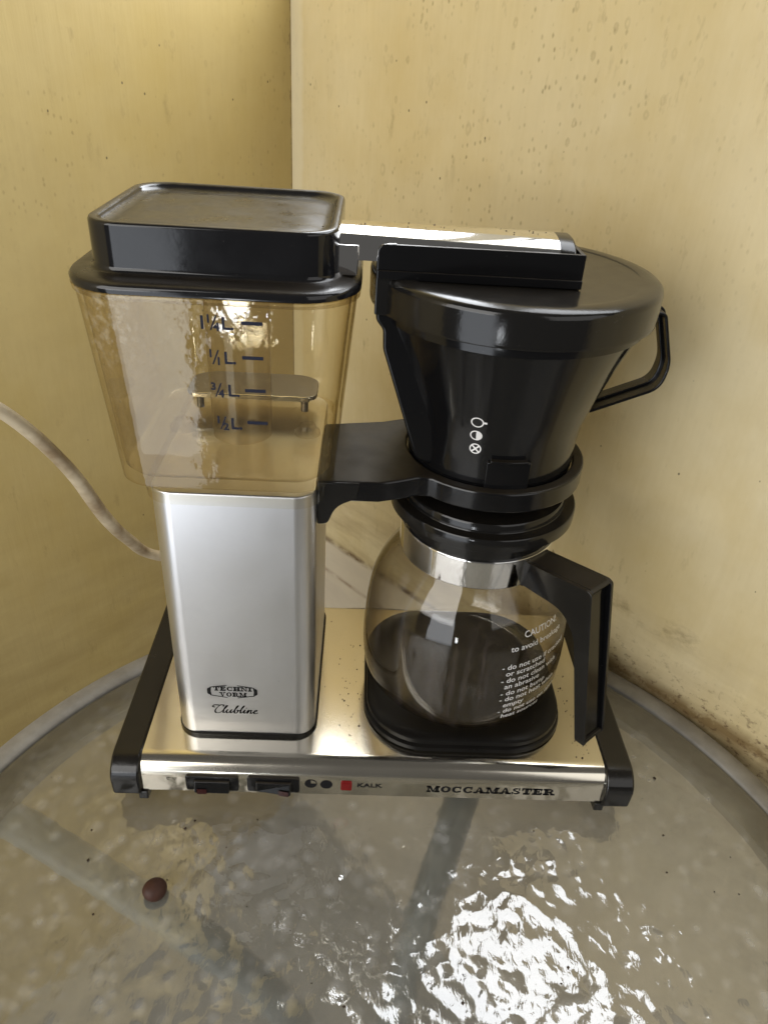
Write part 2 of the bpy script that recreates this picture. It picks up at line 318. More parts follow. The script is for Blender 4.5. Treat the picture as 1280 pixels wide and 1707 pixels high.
def smoothpts(P, n=8, closed=False):
    out = []; m = len(P)
    g = (lambda i: P[i % m]) if closed else (lambda i: P[max(0, min(m-1, i))])
    for i in range(m if closed else m-1):
        a, b, c, d = (Vector(g(i+k)) for k in (-1, 0, 1, 2))
        for k in range(n):
            t = k/n; out.append(tuple(0.5*((2*b)+(c-a)*t+(2*a-5*b+4*c-d)*t*t+(3*b-a-3*c+d)*t**3)))
    if not closed: out.append(tuple(P[-1]))
    return out
def roundpoly(P, rad, n=5):
    out = []; m = len(P)
    for i in range(m):
        r = rad[i] if isinstance(rad, (list, tuple)) else rad
        b = Vector(P[i]); a = Vector(P[i-1]); c = Vector(P[(i+1) % m])
        if r <= 0: out.append(tuple(b)); continue
        da = (a-b); dc = (c-b); r = min(r, da.length*0.48, dc.length*0.48); p0 = b+da.normalized()*r; p1 = b+dc.normalized()*r
        for k in range(n+1):
            t = k/n; out.append(tuple(p0*(1-t)**2+b*2*t*(1-t)+p1*t*t))
    return out
def sweep(mb, path, rx, rz=None, seg=14):
    rz = rz or rx; L = []; nrm = Vector((0, 0, 1))
    for i, p in enumerate(path):
        p = Vector(p); d = (Vector(path[min(i+1, len(path)-1)])-Vector(path[max(i-1, 0)])).normalized()
        x = d.cross(nrm).normalized(); y = x.cross(d).normalized()
        L.append([tuple(p+x*rx*math.cos(2*math.pi*k/seg)+y*rz*math.sin(2*math.pi*k/seg)) for k in range(seg)])
    mb.loops(L)
def thing(name, label, cat, loc=(0, 0, 0), group=None):
    o = bpy.data.objects.new(name, None); COL.objects.link(o); o['label'] = label; o['category'] = cat
    if group: o['group'] = group
    o.empty_display_size = 0.02
    return o
def tag(o, label, cat): o['label'] = label; o['category'] = cat; return o
def struct(o): o['kind'] = 'structure'; return o
XZ = lambda p, q, t: (p, t, q)
YZ = lambda p, q, t: (t, p, q)
XY = lambda p, q, t: (p, q, t)
def text2d(s, size=1.0, bold=0.0, shear=0.0):
    """built-in font outline -> (verts2d, faces), cap height about size*0.7"""
    cu = bpy.data.curves.new('t', 'FONT'); cu.body = s; cu.size = size; cu.shear = shear; cu.offset = bold; cu.resolution_u = 3
    ob = bpy.data.objects.new('t', cu); COL.objects.link(ob); dg = bpy.context.evaluated_depsgraph_get()
    me = bpy.data.meshes.new_from_object(ob.evaluated_get(dg)); v = [(p.co.x, p.co.y) for p in me.vertices]; fs = [tuple(q.vertices) for q in me.polygons]
    bpy.data.objects.remove(ob); bpy.data.curves.remove(cu); bpy.data.meshes.remove(me); return v, fs

# ------------------------------------------------------------------ the setting
fl = struct(mesh('floor', [(-150, -200, -72), (150, -200, -72), (150, 120, -72), (-150, 120, -72)], [(0, 1, 2, 3)], 'floor'))
def wall(name, mat, d, n, L, z1, flip, label):
    mb = MB(); nx = 40
    # slightly uneven sheet, 6 cm thick; local x along the wall, y = inward normal
    xs = [L*(i/nx)**1.4 for i in range(nx+1)]; zs = [-72+(z1+72)*k/30 for k in range(31)]; rnd = random.Random(3)
    V_ = []; F = []
    for z in zs:
        for x in xs: V_.append((x, 0.0 if x < 0.01 else 0.05*math.sin(x*0.21+z*0.05)+0.04*math.sin(z*0.13+x*0.07), z))
    W_ = nx+1
    for k in range(30):
        for i in range(nx): F.append((k*W_+i, k*W_+i+1, (k+1)*W_+i+1, (k+1)*W_+i))
    mb.add(V_, F)
    mb.add([(0, -6, z1), (L, -6, z1), (L, 0.12, z1), (0, 0.12, z1), (0, -6, z1-0.3), (L, -6, z1-0.3), (0, -6, -72), (L, -6, -72)], [(0, 1, 2, 3), (4, 5, 7, 6), (0, 4, 5, 1)])
    o = mb.build(name, mat, None, 180, fix=False)
    m = Matrix(((d.x, n.x, 0, CX*S), (d.y, n.y, 0, CY*S), (0, 0, 1, 0), (0, 0, 0, 1)))
    o.matrix_world = m; o['label'] = label; o['category'] = 'wall'; return o
wall('painted_wall', 'wall_r', DR, NR, 150, 44.5, False, 'pale cream painted wall on the right, spotted with brown splashes')
wall('painted_wall', 'wall_l', DL, NL, 150, 130, True, 'deeper yellow painted wall on the left, behind the cord')
# the window frame over the right wall (seen mirrored in the table top)
def wallbox(mb, s0, s1, n0, n1, z0, z1):
    b = MB(); b.box(s0, s1, n0, n1, z0, z1); mb.add([(CX+DR.x*s+NR.x*n, CY+DR.y*s+NR.y*n, z) for s, n, z in b.v], b.f)
wf = thing('window_frame', 'cream window frame above the right wall, mirrored in the table glass', 'window')
for a, b_, z0, z1, nm in ((21, 25.5, 44.55, 105, 'post'), (-1.5, 1.4, 44.55, 105, 'post'), (55.3, 58, 44.55, 105, 'post'), (-1.5, 58, 105.05, 109, 'top_rail'), (1.45, 20.95, 44.55, 47.2, 'bottom_rail'), (25.55, 55.25, 44.55, 47.2, 'bottom_rail')):
    mb = MB(); wallbox(mb, a, b_, -2.6, -0.2, z0, z1); mb.build(nm, 'frame', wf, bevel=0.2)

# ------------------------------------------------------------------ round glass table
TX, TY, TR = 14.85, -10.2, 27.45
tab = thing('glass_table', 'round garden table with rippled glass top and grey rim, under the coffee maker', 'table')
mb = MB(); prof = [(TR+0.02, -0.55), (TR+0.02, 0.06), (TR+0.15, 0.22), (TR+0.55, 0.34), (TR+1.1, 0.32), (TR+1.5, 0.12), (TR+1.68, -0.3), (TR+1.6, -1.2), (TR+1.2, -1.7), (TR-1.9, -1.7), (TR-1.9, -0.62), (TR-0.1, -0.6)]
mb.loops(lathe(prof, TX, TY, 160), False, False, True); mb.build('rim', 'rim', tab, 40)
seg = 128; vs_ = [(TX, TY, 0), (TX, TY, -0.5)]; fs_ = []
for z in (0, -0.5): vs_ += [(TX+(TR-0.06)*math.cos(2*math.pi*k/seg), TY+(TR-0.06)*math.sin(2*math.pi*k/seg), z) for k in range(seg)]
for k in range(seg): fs_.append((0, 2+k, 2+(k+1) % seg))
nt = len(fs_)
for k in range(seg): fs_ += [(1, 2+seg+(k+1) % seg, 2+seg+k), (2+k, 2+seg+k, 2+seg+(k+1) % seg, 2+(k+1) % seg)]
g = mesh('glass_top', vs_, fs_, ['ripple', 'clearbottom'], tab, fix=False)
for p in g.data.polygons: p.material_index = 0 if p.index < nt else 1
for ang in (157, 67, -23, -113):
    a = math.radians(ang); e = Vector((math.cos(a), math.sin(a), 0)); c0 = Vector((TX, TY, 0))
    path = [tuple(c0+e*25.6+Vector((0, 0, -2.3))), tuple(c0+e*22+Vector((0, 0, -3.2))), tuple(c0+e*8+Vector((0, 0, -9))), tuple(c0+e*3+Vector((0, 0, -22))), tuple(c0+e*4+Vector((0, 0, -40))), tuple(c0+e*22+Vector((0, 0, -71)))]
    mb = MB(); sweep(mb, smoothpts(path, 8), 1.15, 1.15, 14); mb.build('leg', 'legpaint', tab, 60)
TILT = math.radians(2.4)                    # tilt added to raise the window reflection in the table glass
def tz(y): return (y-2)*math.tan(TILT)
tab.matrix_world = Matrix.Translation(V(0, 2, 0)) @ Matrix.Rotation(TILT, 4, 'X') @ Matrix.Translation(V(0, -2, 0))

# ------------------------------------------------------------------ coffee maker
cm = thing('coffee_maker', 'steel filter coffee maker with yellowed water tank and black trim on the glass table', 'coffee maker')
BW, ZB, ZT, BD, BR = 28.63, 1.35, 3.72, 15.45, 1.2
prof = [(0.0, ZB), (0.0, ZT-BR)]+[(BR-BR*math.cos(math.radians(a)), ZT-BR+BR*math.sin(math.radians(a))) for a in range(10, 91, 10)]
prof += [(BD-0.5, ZT)]+[(BD-0.5+0.5*math.sin(math.radians(a)), ZT-0.5+0.5*math.cos(math.radians(a))) for a in (30, 60, 90)]+[(BD, ZB), (BD-1, ZB-0.15), (1.0, ZB-0.15), (0.25, ZB-0.1)]
mb = MB(); mb.prism(prof, YZ, 0.0, BW); base = mb.build('base_housing', 'plate', cm, 40)
capp = roundpoly([(-0.3, 1.25), (-0.42, 3.0), (0.5, ZT+0.12), (BD+0.25, ZT+0.12), (BD+0.25, 1.0), (0.6, 0.95)], [0.15, 1.0, 0.9, 0.4, 0.2, 0.2])
for s in (0, 1):
    mb = MB(); x0, x1 = (-1.75, -0.01) if s == 0 else (BW+0.01, BW+1.75); mb.prism(capp, YZ, x0, x1)
    e = mb.build('end_cap', 'satin', cm, 40, bevel=0.14)
    mb = MB(); rim_ = roundpoly([(-0.12, 0.72), (-0.2, 2.9), (0.75, ZT+0.06), (3.0, ZT+0.06), (3.0, 0.55), (0.5, 0.55)], [0.2, 0.9, 0.9, 0.1, 0.1, 0.2])
    xa, xb = (-0.25, 0.32) if s == 0 else (BW-0.32, BW+0.25)
    mb.prism(roundpoly([(-0.16, 0.62), (-0.16, 1.3), (2.5, 1.3), (2.5, 0.5), (0.4, 0.5)], 0.12), YZ, xa, xb); mb.build('rubber_lip', 'satin', e, 40, bevel=0.06)
for x in (2.2, BW-2.2):
    for y in (3.0, 13.0):
        mb = MB(); fz = tz(y)+.02; mb.loops(lathe([(0.75, fz+0.03), (0.85, fz+0.15), (0.8, 1.25)], x, y, 24)); mb.build('foot', 'satin', cm, 40)
# switches and print on the front
def front(mb, x0, x1, z0, z1, y0, y1): mb.box(x0, x1, y0, y1, z0, z1)
for x0, tilt in ((2.72, 0), (6.46, 1)):
    mb = MB(); mb.prism(roundpoly([(x0, 1.62), (x0+3.22, 1.58), (x0+3.22, 2.86), (x0, 2.9)], 0.18), XZ, -0.14, 0.1)
    sw = mb.build('switch', 'black', cm, 40, bevel=0.05)
    mb = MB(); xa, xb = x0+0.5, x0+2.75
    d0, d1 = (0.42, 0.42) if not tilt else (0.18, 0.5)
    mb.add([(xa, -0.12, 1.72), (xb, -0.12, 1.7), (xb, -0.12, 2.6), (xa, -0.12, 2.62), (xa+0.08, -d0-0.12, 1.84), (xb-0.08, -d1-0.12, 1.82), (xb-0.08, -0.3, 2.55), (xa+0.08, -0.3, 2.57)],
           [(0, 1, 2, 3), (4, 5, 6, 7), (0, 1, 5, 4), (1, 2, 6, 5), (2, 3, 7, 6), (3, 0, 4, 7)])
    mb.build('rocker', 'black', sw, None, bevel=0.06)
    mb = MB(); u0, u1 = (0.08, 0.36) if not tilt else (0.66, 0.95)
    A = lambda u: xa+0.08+(xb-xa-0.16)*u; D = lambda u: -(d0+(d1-d0)*u)-0.125
    mb.add([(A(u0), D(u0)-0.02, 1.80), (A(u1), D(u1)-0.02, 1.80), (A(u1), D(u1)+0.045, 2.16), (A(u0), D(u0)+0.045, 2.16), (A(u0), D(u0)+0.3, 1.76), (A(u1), D(u1)+0.3, 1.76)], [(0, 1, 2, 3), (0, 1, 5, 4)])
    mb.build('lens', 'darkred', sw, None)
mb = MB(); mb.prism(roundpoly([(12.2, 1.82), (12.9, 1.80), (12.9, 2.66), (12.2, 2.68)], 0.1), XZ, -0.05, 0.05); il = mb.build('indicator_lamp', 'red', cm, 40, bevel=0.03)
mb = MB(); mb.prism([(12.33, 1.95), (12.77, 1.94), (12.77, 2.53), (12.33, 2.54)], XZ, -0.09, -0.04); mb.build('lens', 'red', il, None, bevel=0.03)
def disc(mb, cx, cz, rx, rz, a0, a1, fn, n=28):
    pts = [(cx, cz)]+[(cx+rx*math.cos(math.radians(a0+(a1-a0)*k/n)), cz+rz*math.sin(math.radians(a0+(a1-a0)*k/n))) for k in range(n+1)]
    mb.add([fn(p, q) for p, q in pts], [(0, k, k+1) for k in range(1, n+1)])
FR = lambda p, q: (p, -0.012, q)
mb = MB(); disc(mb, 10.36, 2.33, 0.38, 0.38, 90, 360, FR); 
pts = [(10.36+0.38*math.cos(math.radians(a)), 2.33+0.38*math.sin(math.radians(a))) for a in range(0, 91, 9)]; pin = [(10.36+0.33*math.cos(math.radians(a)), 2.33+0.33*math.sin(math.radians(a))) for a in range(0, 91, 9)]
mb.add([FR(*p) for p in pts+pin], [(i, i+1, 12+i, 11+i) for i in range(10)]); mb.build('printed_symbol', 'ink', cm)
mb = MB(); disc(mb, 11.32, 2.29, 0.38, 0.38, 0, 360, FR); mb.build('printed_symbol', 'ink', cm)

# lettering: slab serif capitals drawn as polygons
def R_(a, b, c, d, e=0.0): return [(a-e, b-e), (c+e, b-e), (c+e, d+e), (a-e, d+e)]
def arc(cx, cy_, rx, ry, a0, a1, tx, ty, n=14):
    o = [(cx+rx*math.cos(math.radians(a0+(a1-a0)*k/n)), cy_+ry*math.sin(math.radians(a0+(a1-a0)*k/n))) for k in range(n+1)]
    i = [(cx+(rx-tx)*math.cos(math.radians(a0+(a1-a0)*k/n)), cy_+(ry-ty)*math.sin(math.radians(a0+(a1-a0)*k/n))) for k in range(n+1)]
    return [[o[k], o[k+1], i[k+1], i[k]] for k in range(n)]
s_ = 0.19
GL = {
 'M': (1.62, [R_(.17, 0, .29, 1), R_(1.12, 0, 1.45, 1), [(.17, 1), (.52, 1), (.93, .0), (.72, 0)], [(.76, .1), (.88, .1), (1.24, 1), (1.12, 1)], R_(0, 0, .48, s_), R_(.97, 0, 1.6, s_), R_(0, 1-s_, .4, 1), R_(1.2, 1-s_, 1.6, 1)]),
 'O': (1.30, arc(.65, .5, .62, .52, 0, 360, .36, .18, 28)),
 'C': (1.28, arc(.65, .5, .62, .52, 50, 320, .36, .18, 24)+[R_(1.0, .62, 1.12, 1.0), R_(1.02, .1, 1.12, .3)]),
 'A': (1.42, [[(.58, 1), (.84, 1), (1.28, 0), (.92, 0)], [(.58, 1), (.68, .92), (.28, 0), (.16, 0)], R_(.36, .28, .95, .39), R_(0, 0, .48, s_), R_(.78, 0, 1.42, s_)]),
 'S': (1.12, arc(.55, .74, .46, .27, 60, 270, .27, .17, 14)+arc(.55, .27, .5, .27, -130, 90, .29, .17, 14)+[R_(.86, .66, .97, 1.0), R_(.05, 0, .16, .34)]),
 'T': (1.30, [R_(.48, 0, .82, 1), R_(.06, .87, 1.24, 1), R_(.06, .62, .17, 1), R_(1.13, .62, 1.24, 1), R_(.28, 0, 1.02, s_)]),
 'E': (1.26, [R_(.18, 0, .52, 1), R_(0, 0, 1.14, s_), R_(0, .82, 1.12, 1), R_(.5, .44, .82, .55), R_(1.03, 0, 1.15, .36), R_(1.02, .66, 1.12, 1), R_(.74, .34, .83, .66)]),
 'R': (1.44, [R_(.18, 0, .52, 1), R_(0, 0, .72, s_), R_(0, .82, .8, 1), R_(.5, .42, .82, .53)]+arc(.8, .7, .4, .29, -90, 90, .3, .12, 12)+[[(.74, .48), (1.04, .48), (1.24, .06), (.92, .06)], R_(.96, 0, 1.42, s_)]),
 'H': (1.44, [R_(.16, 0, .5, 1), R_(.94, 0, 1.28, 1), R_(.4, .44, 1.0, .56), R_(0, 0, .66, s_), R_(.78, 0, 1.44, s_), R_(0, .82, .66, 1), R_(.78, .87, 1.44, 1)]),
 'N': (1.44, [R_(.2, 0, .32, 1), R_(1.12, 0, 1.24, 1), [(.12, 1), (.5, 1), (1.24, 0), (1.0, 0)], R_(0, 0, .52, s_), R_(.92, .87, 1.44, 1), R_(0, .82, .4, 1)]),
 'I': (.76, [R_(.2, 0, .54, 1), R_(0, 0, .74, s_), R_(0, .82, .74, 1)]),
 'V': (1.40, [[(.16, 1), (.54, 1), (.86, 0), (.62, 0)], [(.68, .05), (.82, .05), (1.2, 1), (1.08, 1)], R_(0, .82, .66, 1), R_(.92, .87, 1.4, 1)]),
}
def slab(mb, txt, x0, x1, z0, z1, fn, gap=0.1):
    tot = sum(GL[ch][0]+gap for ch in txt)-gap; sx = (x1-x0)/tot; x = 0
    for i, ch in enumerate(txt):
        for j, poly in enumerate(GL[ch][1]):
            if len(poly) == 4 and poly[0][1] == poly[1][1] and poly[0][0] == poly[3][0]: poly = R_(*poly[0], *poly[2], e=0.035)
            mb.add([fn(x0+(x+p)*sx, z0+(z1-z0)*q) for p, q in poly], [tuple(range(len(poly)))])
        x += GL[ch][0]+gap
def slant(fn, z0, z1, x0, x1): return fn
mb = MB(); slab(mb, 'MOCCAMASTER', 17.55, 25.6, 1.86, 2.42, FR); mb.build('lettering', 'ink', cm, fix=False)
def flattext(s, x, z, size, fn, bold=0.0, shear=0.0, sx=1.0):
    v, fs = text2d(s, size, bold, shear); m = MB(); m.add([fn(x+p*sx, z+q) for p, q in v], fs); return m
flattext('KALK', 13.2, 2.14, 0.5, FR, 0.012, sx=1.25).build('lettering', 'ink', cm, fix=False)
mb = MB()
for x, z, w_, h_ in ((1.55, 2.5, .22, .05), (1.55, 2.42, .05, .1), (1.6, 2.32, .14, .05), (1.9, 2.46, .06, .07), (2.0, 2.36, .05, .05), (2.12, 2.46, .05, .08)): mb.add([FR(p, q) for p, q in R_(x, z, x+w_, z+h_)], [(0, 1, 2, 3)])
mb.build('worn_lettering', 'ink', cm, fix=False)

# column
CX0, CX1, CY0, CY1 = 1.9, 10.38, 2.4, 15.0
mb = MB(); mb.loops([rr(CX0-.14, CX1+.14, CY0-.14, CY1+.14, 1.5, ZT+.005), rr(CX0-.14, CX1+.14, CY0-.14, CY1+.14, 1.5, ZT+.22), rr(CX0-.02, CX1+.02, CY0-.02, CY1+.02, 1.4, ZT+.3)]); mb.build('column_gasket', 'satin', cm, 40)
mb = MB(); mb.loops([rr(CX0, CX1, CY0, CY1, 1.15, z, 10) for z in (ZT+.25, 8, 14, 21.45)]+[rr(CX0+.1, CX1-.1, CY0+.1, CY1-.1, 1.05, 21.55, 10)]); colm = mb.build('column', 'steel', cm, 50)
CF = lambda p, q: (p, CY0-0.012, q)
mb = MB(); slab(mb, 'TECHNI', 4.32, 6.62, 7.66, 8.0, CF, 0.12); slab(mb, 'VORM', 4.66, 6.3, 7.18, 7.52, CF, 0.12); mb.build('lettering', 'ink', colm, fix=False)
mb = MB(); XL, XR, ZC = 3.92, 6.98, 7.6
for s, x in ((1, XL), (-1, XR)):
    P = roundpoly([(x+s*.02, ZC-.22), (x+s*.28, ZC-.36), (x+s*.24, ZC), (x+s*.28, ZC+.36), (x+s*.02, ZC+.22)], [.1, 0, 0, 0, .1])
    mb.add([CF(p, q) for p, q in P], [tuple(range(len(P)))])
    for zz in (1, -1):
        a, b_ = (x+s*.2, ZC+zz*.33), (x+s*1.22, ZC+zz*.52); t_ = .03
        mb.add([CF(a[0], a[1]-t_), CF(b_[0], b_[1]-t_*.8), CF(b_[0], b_[1]+t_*.8), CF(a[0], a[1]+t_)], [(0, 1, 2, 3)])
mb.build('printed_emblem', 'ink', colm, fix=False)
# script word, one broad-nib stroke per letter group
def nib(mb, path, wx, wz, fn, n=7):
    P = smoothpts([(*p, 0) for p in path], n)
    vs2 = []; 
    for p in P: vs2 += [fn(p[0]-wx, p[1]-wz), fn(p[0]+wx, p[1]+wz)]
    mb.add(vs2, [(2*i, 2*i+1, 2*i+3, 2*i+2) for i in range(len(P)-1)])
SCR = [[(.24, .68), (.08, .80), (.22, .98), (.58, .94)], [(.90, .80), (.88, .98), (.68, .98), (.44, .66), (.32, .28), (.42, .02), (.62, .02), (.8, .14)],
       [(.8, .14), (1.02, .5), (1.18, .86), (1.1, .92), (.98, .5), (.96, .1), (1.06, .06), (1.2, .3)],
       [(1.2, .3), (1.26, .46), (1.2, .16), (1.28, .02), (1.42, .16), (1.56, .46), (1.5, .14), (1.58, .04), (1.72, .26)],
       [(1.72, .26), (1.94, .7), (2.0, .96), (1.9, .8), (1.8, .3), (1.84, .04), (2.0, .06), (2.06, .34), (1.96, .42), (2.16, .3)],
       [(2.16, .3), (2.4, .7), (2.46, .96), (2.36, .8), (2.26, .3), (2.3, .04), (2.44, .16)],
       [(2.44, .16), (2.58, .46), (2.54, .14), (2.62, .04), (2.74, .2)],
       [(2.74, .2), (2.86, .46), (2.8, .02), (2.94, .36), (3.06, .44), (3.04, .1), (3.12, .04), (3.24, .2)],
       [(3.24, .2), (3.46, .3), (3.48, .44), (3.36, .42), (3.3, .16), (3.4, .02), (3.62, .14)], [(2.64, .66), (2.67, .70)]]
mb = MB()
for st in SCR: nib(mb, [(4.02+(p+.16*q)*0.80, 5.72+q*0.72) for p, q in st], .052, .022, CF)
for st in SCR: nib(mb, [(4.02+(p+.16*q)*0.80, 5.72+q*0.72) for p, q in st], .014, -.022, CF)
mb.build('script_lettering', 'ink', colm, fix=False)

# warming plate
mb = MB(); hx0, hx1, hy0, hy1 = 13.55, 26.5, 1.55, 14.3
def hp(d, z): return rr(hx0+d, hx1-d, hy0+d, hy1-d, 3.9-d*.5, z, 10, 4.2)
mb.loops([hp(.05, ZT+.005), hp(-.05, ZT+.12), hp(0, ZT+.36), hp(.22, ZT+.44), hp(.25, ZT+.5), hp(.1, ZT+.58), hp(.12, ZT+.86), hp(.3, ZT+1.0), hp(.8, ZT+1.05), hp(1.2, ZT+.98)]); mb.build('warming_plate', 'matte', cm, 45)
HPZ = ZT+.98

# bracket that carries the filter basket
AX, AY = 19.9, 8.3
out = [(10.42, 3.5), (13.6, 3.55), (14.6, 3.9), (15.6, 4.35)]
R1 = 5.35
a0 = math.degrees(math.atan2(4.2-AY, 16.3-AX)); 
out += [(AX+R1*math.cos(math.radians(a)), AY+R1*math.sin(math.radians(a))) for a in [a0+ (360-2*(a0+180)+0)*0 + k*(142-a0)/40 for k in range(41)]]
out += [(15.0, 11.4), (13.8, 10.9), (10.42, 10.2)]
inner = [(AX+4.72*math.cos(2*math.pi*k/len(out)), AY+4.72*math.sin(2*math.pi*k/len(out))) for k in range(len(out))]
# outline with a round hole: fill between outline and hole via bmesh
def plate_hole(name, out, inn, z0, z1, mat, parent, bevel=None):
    bm = bmesh.new(); eds = []
    for lp in (out, inn):
        vv = [bm.verts.new((x*S, y*S, z0*S)) for x, y in lp]; eds += [bm.edges.new((vv[i], vv[(i+1) % len(vv)])) for i in range(len(vv))]
    bmesh.ops.triangle_fill(bm, edges=eds, use_beauty=True)
    r = bmesh.ops.extrude_face_region(bm, geom=bm.faces[:]); bmesh.ops.translate(bm, verts=[e for e in r['geom'] if isinstance(e, bmesh.types.BMVert)], vec=(0, 0, (z1-z0)*S))
    bmesh.ops.recalc_face_normals(bm, faces=bm.faces); me = bpy.data.meshes.new(name); bm.to_mesh(me); bm.free(); return link(name, me, mat, parent, 40, bevel)
br = plate_hole('basket_bracket', out, inner, 20.75, 21.95, 'black', cm, 0.12)
mb = MB(); mb.prism(roundpoly([(10.40, 21.9), (12.6, 21.9), (12.4, 20.95), (11.35, 20.45), (10.95, 19.35), (10.40, 19.3)], [0, 0, .2, .8, .25, .1]), XZ, 3.45, 10.15); mb.build('bracket_gusset', 'satin', br, 40, bevel=0.1)

# water tank
def tk(z, d=0.0):
    t = (z-21.75)/(31.4-21.75); t = max(0, min(1, t)); e = t
    return (0.28-1.12*e+d, 11.2+0.92*e-d, 2.55-0.15*e+d, 14.6+0.5*e-d)
L = []
L.append(rr(*tk(21.75, .35), 1.6, 21.62, 10))
for z in (21.75, 21.95, 22.4, 24, 26, 28, 30, 31.2, 31.42): L.append(rr(*tk(z), 2.0+.08*(z-21.7), z, 10))
for z in (31.42, 30, 28, 26, 24, 22.4): L.append(rr(*tk(z, .24), 1.8+.08*(z-21.7), z, 10))
L.append(rr(*tk(22.1, .6), 1.5, 22.0, 10))
mb = MB(); mb.loops(L); tank = mb.build('water_tank', 'tank', cm, 50)
mb = MB(); mb.loops([rr(CX0-.25, CX1+.35, CY0-.22, CY1, 1.5, 21.0, 10), rr(CX0-.3, CX1+.4, CY0-.25, CY1, 1.5, 21.6, 10)], False, False); mb.build('tank_skirt', 'tank', tank, 50)
mb = MB(); mb.loops([rr(*tk(31.3, -.12), 2.9, 31.2, 10), rr(*tk(31.3, -.14), 2.9, 31.44, 10), rr(*tk(31.3, .3), 2.6, 31.44, 10), rr(*tk(31.3, .3), 2.6, 31.2, 10)], False, False, True); mb.build('tank_rim', 'tank', tank, 40)
mb = MB(); mb.loops(lathe([(1.62, 22.3), (1.66, 26), (1.7, 31.3)], 5.95, 8.0, 40), True, False); mb.build('riser_tube', 'tube', tank, 50)
mb = MB(); P = roundpoly([(2.2, 10.9), (9.85, 10.9), (9.85, 13.6), (8.9, 14.3), (3.3, 14.3), (2.2, 13.6)], .7); mb.prism(P, XY, 23.0, 23.25); ep = mb.build('element_plate', 'pale_metal', tank, 40, bevel=.06)
mb = MB(); mb.box(2.6, 9.45, 10.78, 10.9, 22.98, 23.28); mb.build('plate_lip', 'chrome', ep, None, bevel=.05)
for x in (2.9, 9.1):
    mb = MB(); mb.loops(lathe([(.22, 22.1), (.22, 23.0)], x, 11.5, 16)); mb.build('spacer', 'pale_metal', ep, 40)
for x in (2.5, 9.5):
    mb = MB(); mb.loops(lathe([(.72, 22.1), (.72, 22.3), (.5, 22.45), (.45, 22.7), (.2, 22.72)], x, 8.5, 24)); mb.build('stud', 'tube', tank, 40)
# scale marks, printed on the front of the tank
def TF(p, q): return (p, tk(q)[2]-0.015, q)
mb = MB()
for z, x0 in ((30.46, 7.05), (28.85, 7.03), (27.25, 7.08), (25.6, 7.12)): mb.add([TF(p, q) for p, q in R_(x0, z-.085, x0+.95, z+.085)], [(0, 1, 2, 3)])
mb.build('scale_marks', 'blueink', tank, fix=False)
def frac(whole, a, b_, xN, xL, z):
    v = MB()
    def put(s, x, zz, size, bold=.022, sx=1.0):
        m = flattext(s, x, zz, size, TF, bold, 0, sx); v.add(m.v, m.f)
    put('L.', xL, z-.27, .8)
    put(b_, xN+.34, z-.34, .52); put(a, xN, z+.02, .50)
    v.add([TF(p, q) for p, q in ((xN+.17, z-.32), (xN+.25, z-.32), (xN+.52, z+.36), (xN+.44, z+.36))], [(0, 1, 2, 3)])
    if whole: put(whole, xN-.36, z-.27, .84)
    return v
for w_, a, b_, xn, x, z in (('1', '1', '4', 5.50, 6.18, 30.4), ('', '1', '1', 5.50, 6.20, 28.8), ('', '3', '4', 5.52, 6.28, 27.2), ('', '1', '2', 5.64, 6.32, 25.5)): frac(w_, a, b_, xn, x, z).build('scale_lettering', 'blueink', tank, fix=False)

# tank lid
mb = MB(); fl_ = lambda d, z: rr(-.98+d, 12.28-d, 2.2+d, 15.3-d, 3.0-d*.5, z, 12)
lx0, lx1, ly0, ly1 = 0.12, 11.2, 3.55, 13.9
ld = lambda d, z, r=1.7: rr(lx0+d, lx1-d, ly0+d, ly1-d, r-d*.6, z, 12)
mb.loops([fl_(.2, 31.46), fl_(.02, 31.5), fl_(0, 31.75), fl_(.12, 31.92), fl_(.5, 31.98), ld(-.25, 32.0, 1.9), ld(-.05, 32.1), ld(0, 32.3), ld(0, 34.0), ld(.06, 34.12), ld(.16, 34.15), ld(.34, 34.13), ld(.42, 34.02), ld(.6, 33.8), ld(.95, 33.78), ld(1.25, 33.86), ld(2.0, 33.88)])
tl = mb.build('tank_lid', 'dusty', cm, 50)

# chrome outlet arm
def armsec(x, e=0.0):
    P = [(7.9, 33.80), (7.78, 33.93), (7.5, 33.98), (7.0, 33.985), (6.6, 33.97), (6.25, 33.92), (5.95, 33.84), (5.7, 33.73), (5.48, 33.58), (5.3, 33.40), (5.18, 33.2), (5.13, 32.95), (5.13, 32.74), (7.9, 32.74)]
    return [(x, 6.5+(y-6.5)*(1-e), 33.4+(z-33.4)*(1-e)) for y, z in P]
mb = MB(); mb.loops([armsec(x) for x in (11.0, 14, 18, 21.3)]); arm = mb.build('outlet_arm', 'chrome', cm, 40)
mb = MB(); mb.prism(roundpoly([(11.0, 32.02), (12.02, 32.02), (12.08, 32.75), (12.08, 33.4), (11.0, 33.4)], [0, .08, 0, 0, 0]), XZ, 5.07, 7.96); mb.build('arm_root', 'chrome', arm, 40, bevel=.06)
mb = MB(); mb.loops([armsec(21.31, .03), armsec(21.95, .03), armsec(22.05, .12)]); mb.build('arm_end_plug', 'satin', arm, 40)

